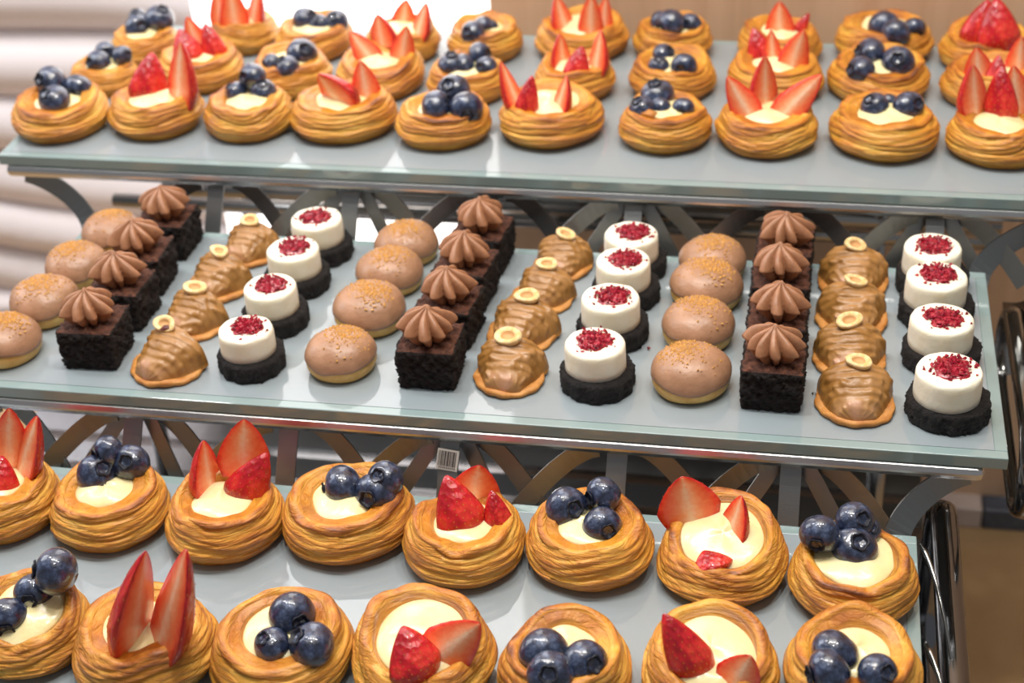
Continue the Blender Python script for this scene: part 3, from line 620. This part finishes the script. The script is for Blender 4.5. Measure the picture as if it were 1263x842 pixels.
# brownies with piped rosettes
def brownie_mesh(seed, a=.0186, h=.0285):
    rng = np.random.RandomState(seed + 400); N = 24
    g = np.linspace(-1, 1, N); verts = {}; V = []; F = []; fm = []
    def vid(p):
        key = tuple(np.round(p, 4))
        if key not in verts: verts[key] = len(V); V.append(p)
        return verts[key]
    for ax in range(3):
        for sgn in (-1, 1):
            for i in range(N - 1):
                for j in range(N - 1):
                    q = []
                    for (u, v) in ((i, j), (i + 1, j), (i + 1, j + 1), (i, j + 1)):
                        p = [0, 0, 0]; p[ax] = sgn; p[(ax + 1) % 3] = g[u]; p[(ax + 2) % 3] = g[v]; q.append(vid(tuple(p)))
                    F.append(q if sgn > 0 else q[::-1]); fm.append(1 if ax == 2 and sgn > 0 else 0)
    P = np.array(V, float); nrm = np.where(np.abs(P) > .999, P, 0); nrm /= np.linalg.norm(nrm, axis=1)[:, None]
    amp = rng.normal(0, .030, len(P)) + .035 * np.sin(P[:, 0] * 13 + P[:, 1] * 9 + 2) * np.sin(P[:, 2] * 11 + P[:, 1] * 7) + .03 * np.sin(P[:, 0] * 5 + rng.uniform(0, 6)) * np.sin(P[:, 1] * 4 + P[:, 2] * 5 + rng.uniform(0, 6))
    edge = (np.abs(P) > .999).sum(1) > 1
    amp = amp - np.where(edge, np.abs(rng.normal(0, .035, len(P))) + .02, 0)
    taper = 1 - .05 * (P[:, 2] < 0) * -P[:, 2]
    Q = P + nrm * amp[:, None]; Q[:, 0] *= taper; Q[:, 1] *= taper
    Q = Q * [a, a, h / 2] + [0, 0, h / 2]; Q[P[:, 2] < -.99, 2] = 0
    return mesh('brownie', Q, F, [BROWNIE, CRUST], True, fm)
def rosette_mesh(seed, R=.0205, H=.0240, lobes=9):
    rng = np.random.RandomState(seed + 500); nt = 128; th = np.linspace(0, 2 * PI, nt, endpoint=False)
    lobamp = 1 + .22 * np.array([rng.uniform(-1, 1) for _ in range(lobes)]); rows = []
    for s in np.linspace(0, 1, 26):
        tw = .55 * s + .1
        u = (th / (2 * PI) * lobes + tw) % lobes; li = u.astype(int) % lobes; fr = u % 1
        rid = np.sin(PI * (fr ** 1.18)) ** .7
        la = lobamp[li]
        env = (math.sin(min(1, .30 + s * 1.25) * PI / 2) if s < .3 else 1) * (1 - max(0, s - .12) ** 2.1 * .98 / .765)
        r = R * env * (.50 + .50 * rid * (1.0 - .10 * s)) * (1 + (la - 1) * (1 - s))
        r = np.maximum(r, .0003)
        z = H * (s ** .92) + H * .10 * rid * math.sin(PI * min(1, s * 1.1)) + H * .05 * (la - 1) * 4 * rid
        r = r * (1 + .03 * wob(th, np.float64(s * 3), np.random.RandomState(seed), 5, 9, 4)); rows.append(np.stack([r * np.cos(th), r * np.sin(th), z - .0008 * rid * (1 - s)], -1))
    V = np.array(rows); V[-1, :, 2] = H * 1.04; V[0, :, 2] = -.0008
    v, f = ring_mesh(V); return mesh('rosette', v, f, CREAM)
BRM = [brownie_mesh(i) for i in range(4)]; ROM = [rosette_mesh(i) for i in range(4)]
FR = [[(.1008,.0248),(.1008,.0727),(.0975,.1173),(.0975,.1669)], [(.327,.0281),(.3286,.0764),(.3296,.1234),(.3317,.172)], [(.5414,.03),(.5414,.0791),(.5415,.128),(.5425,.174)]]
for c_, col in enumerate(FR):
    for i, (x, y) in enumerate(col):
        rb = random.Random(c_ * 9 + i); y = min(y, .1715)
        r = empty('brownie', (x - .0186, y + .0186, 0), 'dark square brownie with piped chocolate cream star, %s in the %s brownie column' % (ROWN[i], ['leftmost', 'middle', 'rightmost'][c_]), 'brownie', 'brownies on the middle shelf', rb.uniform(-.05, .05) - (.10 if c_ == 1 and i else 0))
        k = rb.randrange(4); link('cake', BRM[(c_ + i) % 4], r, Matrix.Rotation(PI / 2 * k, 4, 'Z'))
        link('cream_rosette', ROM[(c_ * 3 + i) % 4], r, Matrix.Translation((rb.uniform(-.001, .001), -.0005, .0275)) @ Matrix.Rotation(rb.uniform(0, 6), 4, 'Z') @ Matrix.Rotation(rb.uniform(-.08, .08), 4, 'X'))
# caramel cones on scalloped biscuits with half a hazelnut
def cookie_mesh(seed, R=.0228, t=.0034):
    rng = np.random.RandomState(seed + 600); th = np.linspace(0, 2 * PI, 108, endpoint=False)
    sc = 1 + .035 * np.abs(np.sin(6.5 * th)) + .02 * np.sin(2 * th + rng.uniform(0, 6)) + .015 * np.sin(5 * th + rng.uniform(0, 6))
    lift = .0012 * (np.sin(6 * th + rng.uniform(0, 6)) * .4 + np.sin(3 * th + rng.uniform(0, 6)) * .6 + .6)
    rows = [(.02, 0, 0), (.85, 0, 0), (.97, .0004, .5), (1.0, t * .55, .8), (.97, t, 1), (.8, t, .8), (.4, t, .3), (.02, t, 0)]
    V = np.array([np.stack([R * a * (1 + (sc - 1) * (a > .5)) * np.cos(th), R * a * (1 + (sc - 1) * (a > .5)) * np.sin(th), z + lift * w * (z > 0)], -1) for a, z, w in rows])
    v, f = ring_mesh(V); return mesh('biscuit', v, f, COOKIE)
def cone_mesh(seed):
    rng = np.random.RandomState(seed + 700); nS, nA = 60, 44; s = np.linspace(0, 1, nS)[:, None]; a = np.linspace(0, PI, nA)[None, :]
    # s=0 back, s=1 front tip
    y = .0165 - .0370 * s
    ww = .0203 * np.minimum(1, (s / .09 + .02)) ** .45 * (1 - .58 * np.clip((s - .25) / .75, 0, 1) ** 1.2)
    hh = .0212 * np.minimum(1, (s / .10 + .02)) ** .40 * (1 - .64 * np.clip((s - .28) / .72, 0, 1) ** 1.3)
    end = np.clip((1 - s) / .07, 0, 1) ** .5; ww = ww * (.15 + .85 * end); hh = hh * (.1 + .9 * end)
    arcph = s * 7.5 + .55 * np.abs(np.cos(a)) ** 2 * (1) + .25 * np.sin(2 * a + rng.uniform(0, 6)) + rng.uniform(0, 1)
    rip = np.abs(np.sin(PI * arcph)) ** .8
    fade = np.clip(s / .12, 0, 1) * np.clip((.86 - s) / .2, 0, 1)
    k = 1 + .017 * (rip - .6) * fade + .02 * wob(a * 2, s * 6, rng, 5, 3, 3)
    ca, sa = np.cos(a), np.sin(a)
    x = ww * np.sign(ca) * np.abs(ca) ** .80 * k * (1 + .12 * (1 - sa) ** 2); z = hh * sa ** .72 * k
    drip = .0012 * np.maximum(0, wob(a * 3, s * 9, rng, 5, 5, 4)) * np.clip(sa * 2.5, 0, 1) * np.clip(s * 5, 0, 1) * end
    z = z + drip * .5; x = x + np.sign(ca) * drip * np.abs(ca)
    Y = y + 0 * a - .001 * rip * fade * sa
    V = np.stack([x, Y, z + .0028], -1); V[:, 0, 2] = .0026; V[:, -1, 2] = .0026
    tone = .26 + .13 * rip * fade + .55 * np.clip((s - .72) / .15, 0, 1) * sa ** .5 + .12 * wob(a * 2, s * 5, rng, 5, 3, 3) + .12 * sa
    v = V.reshape(-1, 3); f = gridfaces(nS, nA, False) + [tuple(range(nA))[::-1], tuple(range((nS - 1) * nA, nS * nA))]
    f = [q[::-1] for q in f]
    f += [(i * nA, (i + 1) * nA, (i + 2) * nA - 1, (i + 1) * nA - 1) for i in range(nS - 1)]
    return mesh('cone', v, f, CARAMEL, True, None, {'tone': np.clip(tone, 0, 1)})
def nut_mesh(seed):
    rng = np.random.RandomState(seed + 800); th = np.linspace(0, 2 * PI, 40, endpoint=False); k = 1 + .06 * np.sin(2 * th + rng.uniform(0, 6)) + .05 * np.sin(3 * th + rng.uniform(0, 6))
    rows = [(.15, -.62), (.6, -.5), (.9, -.22), (1.0, .0), (.97, .12), (.88, .17), (.62, .14), (.5, .06), (.42, -.08), (.2, -.14), (.02, -.14)]
    V = np.array([np.stack([r * k * np.cos(th), r * .78 * k * np.sin(th), z + .05 * np.sin(th * 2 + rng.uniform(0, 1)) * r], -1) for r, z in rows])
    v, f = ring_mesh(V); fm = []
    for i in range(len(rows) - 1): fm += [1 if i >= 7 else 0] * 40
    fm += [0, 1]; return mesh('nut', v, f, [NUT, NUTHOLE], True, fm)
CK = [cookie_mesh(i) for i in range(4)]; CN = [cone_mesh(i) for i in range(4)]; NM = [nut_mesh(i) for i in range(3)]
PR = [[(.1346,.0327,-.42,1.04),(.1330,.0844,-.38,.97),(.1335,.1335,-.30,.97),(.1408,.1815,-.25,.92)], [(.3581,.0471,-.06,1.0),(.3573,.0959,-.30,1.02),(.3634,.1430,-.35,.92),(.3703,.186,-.1,.90)], [(.5727,.0422,.03,1.03),(.5690,.0889,.02,1.0),(.5701,.1380,.05,1.0),(.5708,.184,.0,1.02)]]
NUTL = [['with a cracked hazelnut showing brown skin', 'with a large hollow hazelnut half', 'with a flat hazelnut half', 'with a pale hazelnut half'], ['with a wide hazelnut half', 'with a tipped hazelnut half', 'with a whole split hazelnut lying flat', 'with a small upright hazelnut'], ['with an oval hazelnut half', 'with a small ragged hazelnut ring', 'with a raised hazelnut half', 'with a wide hazelnut half']]
for c_, col in enumerate(PR):
    for i, (x, y, rz, s) in enumerate(col):
        rb = random.Random(c_ * 5 + i + 40)
        r = empty('caramel_tartlet', (x, y, 0), 'caramel glazed cone on biscuit, nut on top, %s in the %s tartlet column' % (ROWN[i], ['leftmost', 'middle', 'rightmost'][c_]), 'pastry', 'caramel tartlets on the middle shelf', rz)
        sm = Matrix.Scale(s, 4); link('biscuit', CK[(i + c_) % 4], r, sm @ Matrix.Rotation(rb.uniform(0, 6), 4, 'Z')); link('caramel_coating', CN[(i + 2 * c_) % 4], r, sm)
        ns = (.0078, .0082, .0074, .0072)[i] * (1.05 if c_ != 1 or i else 1.25)
        tlt = rb.uniform(-.15, .35); loc = Vector((rb.uniform(-.0025, .0025) - (.004 if c_ == 0 and i == 0 else 0), .0085, .0268)) * s
        nu = link('hazelnut', NM[(i + c_) % 3], r, Matrix.Translation(loc) @ Matrix.Rotation(rb.uniform(-.5, .5), 4, 'Z') @ Matrix.Rotation(.15 + tlt, 4, 'X') @ Matrix.Rotation(rb.uniform(-.2, .2), 4, 'Y') @ Matrix.Scale(ns, 4))
        if c_ == 0 and i == 0:
            mb = MB(); 
            v = [(.15, -.66, .16), (.55, -.55, .17), (.85, -.1, .18), (.55, .1, .20), (.2, -.15, .19), (.45, -.3, .26)]; mb.add(v, [(0, 1, 5), (1, 2, 5), (2, 3, 5), (3, 4, 5), (4, 0, 5)]); link('brown_skin', mb.mesh('skin', NUTSKIN), nu)
# cheesecakes on dark biscuit bases
def base_mesh(seed, R=.0232, h=.0132):
    rng = np.random.RandomState(seed + 1000); nt = 96; th = np.linspace(0, 2 * PI, nt, endpoint=False)
    sc = 1 + .022 * np.sin(11 * th) + .015 * np.sin(3 * th + rng.uniform(0, 6)); rows = [(.02, 0), (.6, 0), (.96, 0)] + [(1.0, q) for q in (.08, .2, .32, .44, .56, .68, .8, .9)] + [(.96, 1.0), (.8, 1.0), (.5, 1.0), (.02, 1.0)]
    V = []
    for r, z in rows:
        j = rng.normal(0, .016, nt) * (r > .9) ; V.append(np.stack([R * r * (sc + j) * np.cos(th), R * r * (sc + j) * np.sin(th), h * z + rng.normal(0, .0003, nt) * (z > .05)], -1))
    v, f = ring_mesh(np.array(V)); return mesh('base', v, f, COCOA)
def drum_mesh(seed, R=.0190, h=.0180):
    rng = np.random.RandomState(seed + 1100); nt = 72; th = np.linspace(0, 2 * PI, nt, endpoint=False)
    rows = [(.5, 0), (.97, 0), (1.0, .04), (1.0, .25), (.995, .5), (.99, .75), (.985, .88), (.96, .955), (.92, .99), (.8, 1.0), (.5, 1.0), (.02, 1.0)]; k = 1 + .012 * np.sin(2 * th + rng.uniform(0, 6)); V = []
    for r, z in rows:
        j = .007 * wob(th, np.float64(z * 6), rng, 6, 12, 3); V.append(np.stack([R * r * (k + j) * np.cos(th), R * r * (k + j) * np.sin(th), h * z + (.0003 * wob(th, np.float64(r * 5), rng, 5, 8, 2) if z > .5 else 0) + 0 * th], -1))
    v, f = ring_mesh(np.array(V)); return mesh('drum', v, f, CHEESE)
def jelly_mesh(seed):
    rng = np.random.RandomState(seed + 1200); nt = 40; th = np.linspace(0, 2 * PI, nt, endpoint=False); k = 1 + .13 * wob(th, np.float64(0), rng, 5, 6, 0); V = []
    for r, z in ((1, -.0004), (.98, .0005), (.85, .0012), (.6, .0016), (.3, .0018), (.02, .0018)): V.append(np.stack([.0114 * r * k * np.cos(th), .0106 * r * k * np.sin(th), z + .0003 * wob(th, np.float64(r * 9), rng, 5, 6, 1)], -1))
    v, f = ring_mesh(np.array(V)); return mesh('jelly', v, f, JELLY)
def bits_mesh(seed):
    def fn(rb):
        a = rb.uniform(0, 6.3); q = .0122 * rb.random() ** .55
        if rb.random() < .06: q = rb.uniform(.0125, .0165)
        return Vector((q * math.cos(a), q * .9 * math.sin(a), .0014 * (1 if q < .0113 else .2) + rb.uniform(0, .0012) * (q < .0113)))
    return crumbs_mesh(seed + 60, 190, fn, .0013, RASP)
BS = [base_mesh(i) for i in range(3)]; DR = [drum_mesh(i) for i in range(3)]; JL = [jelly_mesh(i) for i in range(3)]; BT = [bits_mesh(i) for i in range(4)]
CH = [[(.1889,.0424,.93),(.1889,.0941,.95),(.1895,.1437,.97),(.1936,.1870,.97)], [(.4145,.0476,1.0),(.4171,.1036,1.0),(.4193,.1519,.98),(.4203,.1885,.98)], [(.6269,.0416,1.05),(.6251,.0985,1.03),(.6240,.1490,1.03),(.6228,.1880,1.02)]]
for c_, col in enumerate(CH):
    for i, (x, y, s) in enumerate(col):
        rb = random.Random(c_ * 5 + i + 80)
        r = empty('mini_cheesecake', (x, y, 0), 'white round cheesecake topped with red raspberry pieces, %s in the %s cheesecake column' % (ROWN[i], ['leftmost', 'middle', 'rightmost'][c_]), 'cheesecake', 'mini cheesecakes on the middle shelf', rb.uniform(0, 6.2))
        sm = Matrix.Scale(s, 4); link('biscuit_base', BS[(i + c_) % 3], r, sm)
        off = Matrix.Rotation(-r.rotation_euler.z, 4, 'Z') @ Matrix.Translation((-.0015, rb.uniform(-.001, .002), 0))
        link('cream_cheese_layer', DR[(i + 2 * c_) % 3], r, off @ sm @ Matrix.Translation((0, 0, .0128)))
        t4 = off @ sm @ Matrix.Translation((rb.uniform(-.001, .002), rb.uniform(.000, .002), .0128 + .0180))
        link('raspberry_jelly', JL[(i + c_) % 3], r, t4); o = link('raspberry_bits', BT[(i * 3 + c_) % 4], r, t4 @ Matrix.Rotation(rb.uniform(0, 6), 4, 'Z')); o['kind'] = 'stuff'
# loose crumbs lying on the glass
for k, (x, y, s, nm, mt, lb) in enumerate(((.1155, .064, .0013, 'brownie_crumb', BROWNIE, 'dark brownie crumb on glass beside the left tartlets'), (.1190, .0992, .0011, 'brownie_crumb', BROWNIE, 'tiny dark crumb on glass right of the second left brownie'),
        (.4420, .0900, .0013, 'raspberry_crumb', RASP, 'red raspberry crumb on glass right of the middle cheesecakes'), (.548, .052, .0008, 'brownie_crumb', BROWNIE, 'tiny dark crumb on glass between right brownies and right tartlets'))):
    m = crumbs_mesh(k + 5, 3, lambda rb: Vector((rb.uniform(-.0008, .0008), rb.uniform(-.0006, .0006), s * .6)), s, mt)
    zmin = min(v.co.z for v in m.vertices)
    for v in m.vertices: v.co.z -= zmin
    o = link(nm, m); o.location = (x, y, 0); tag(o, lb, 'crumb')
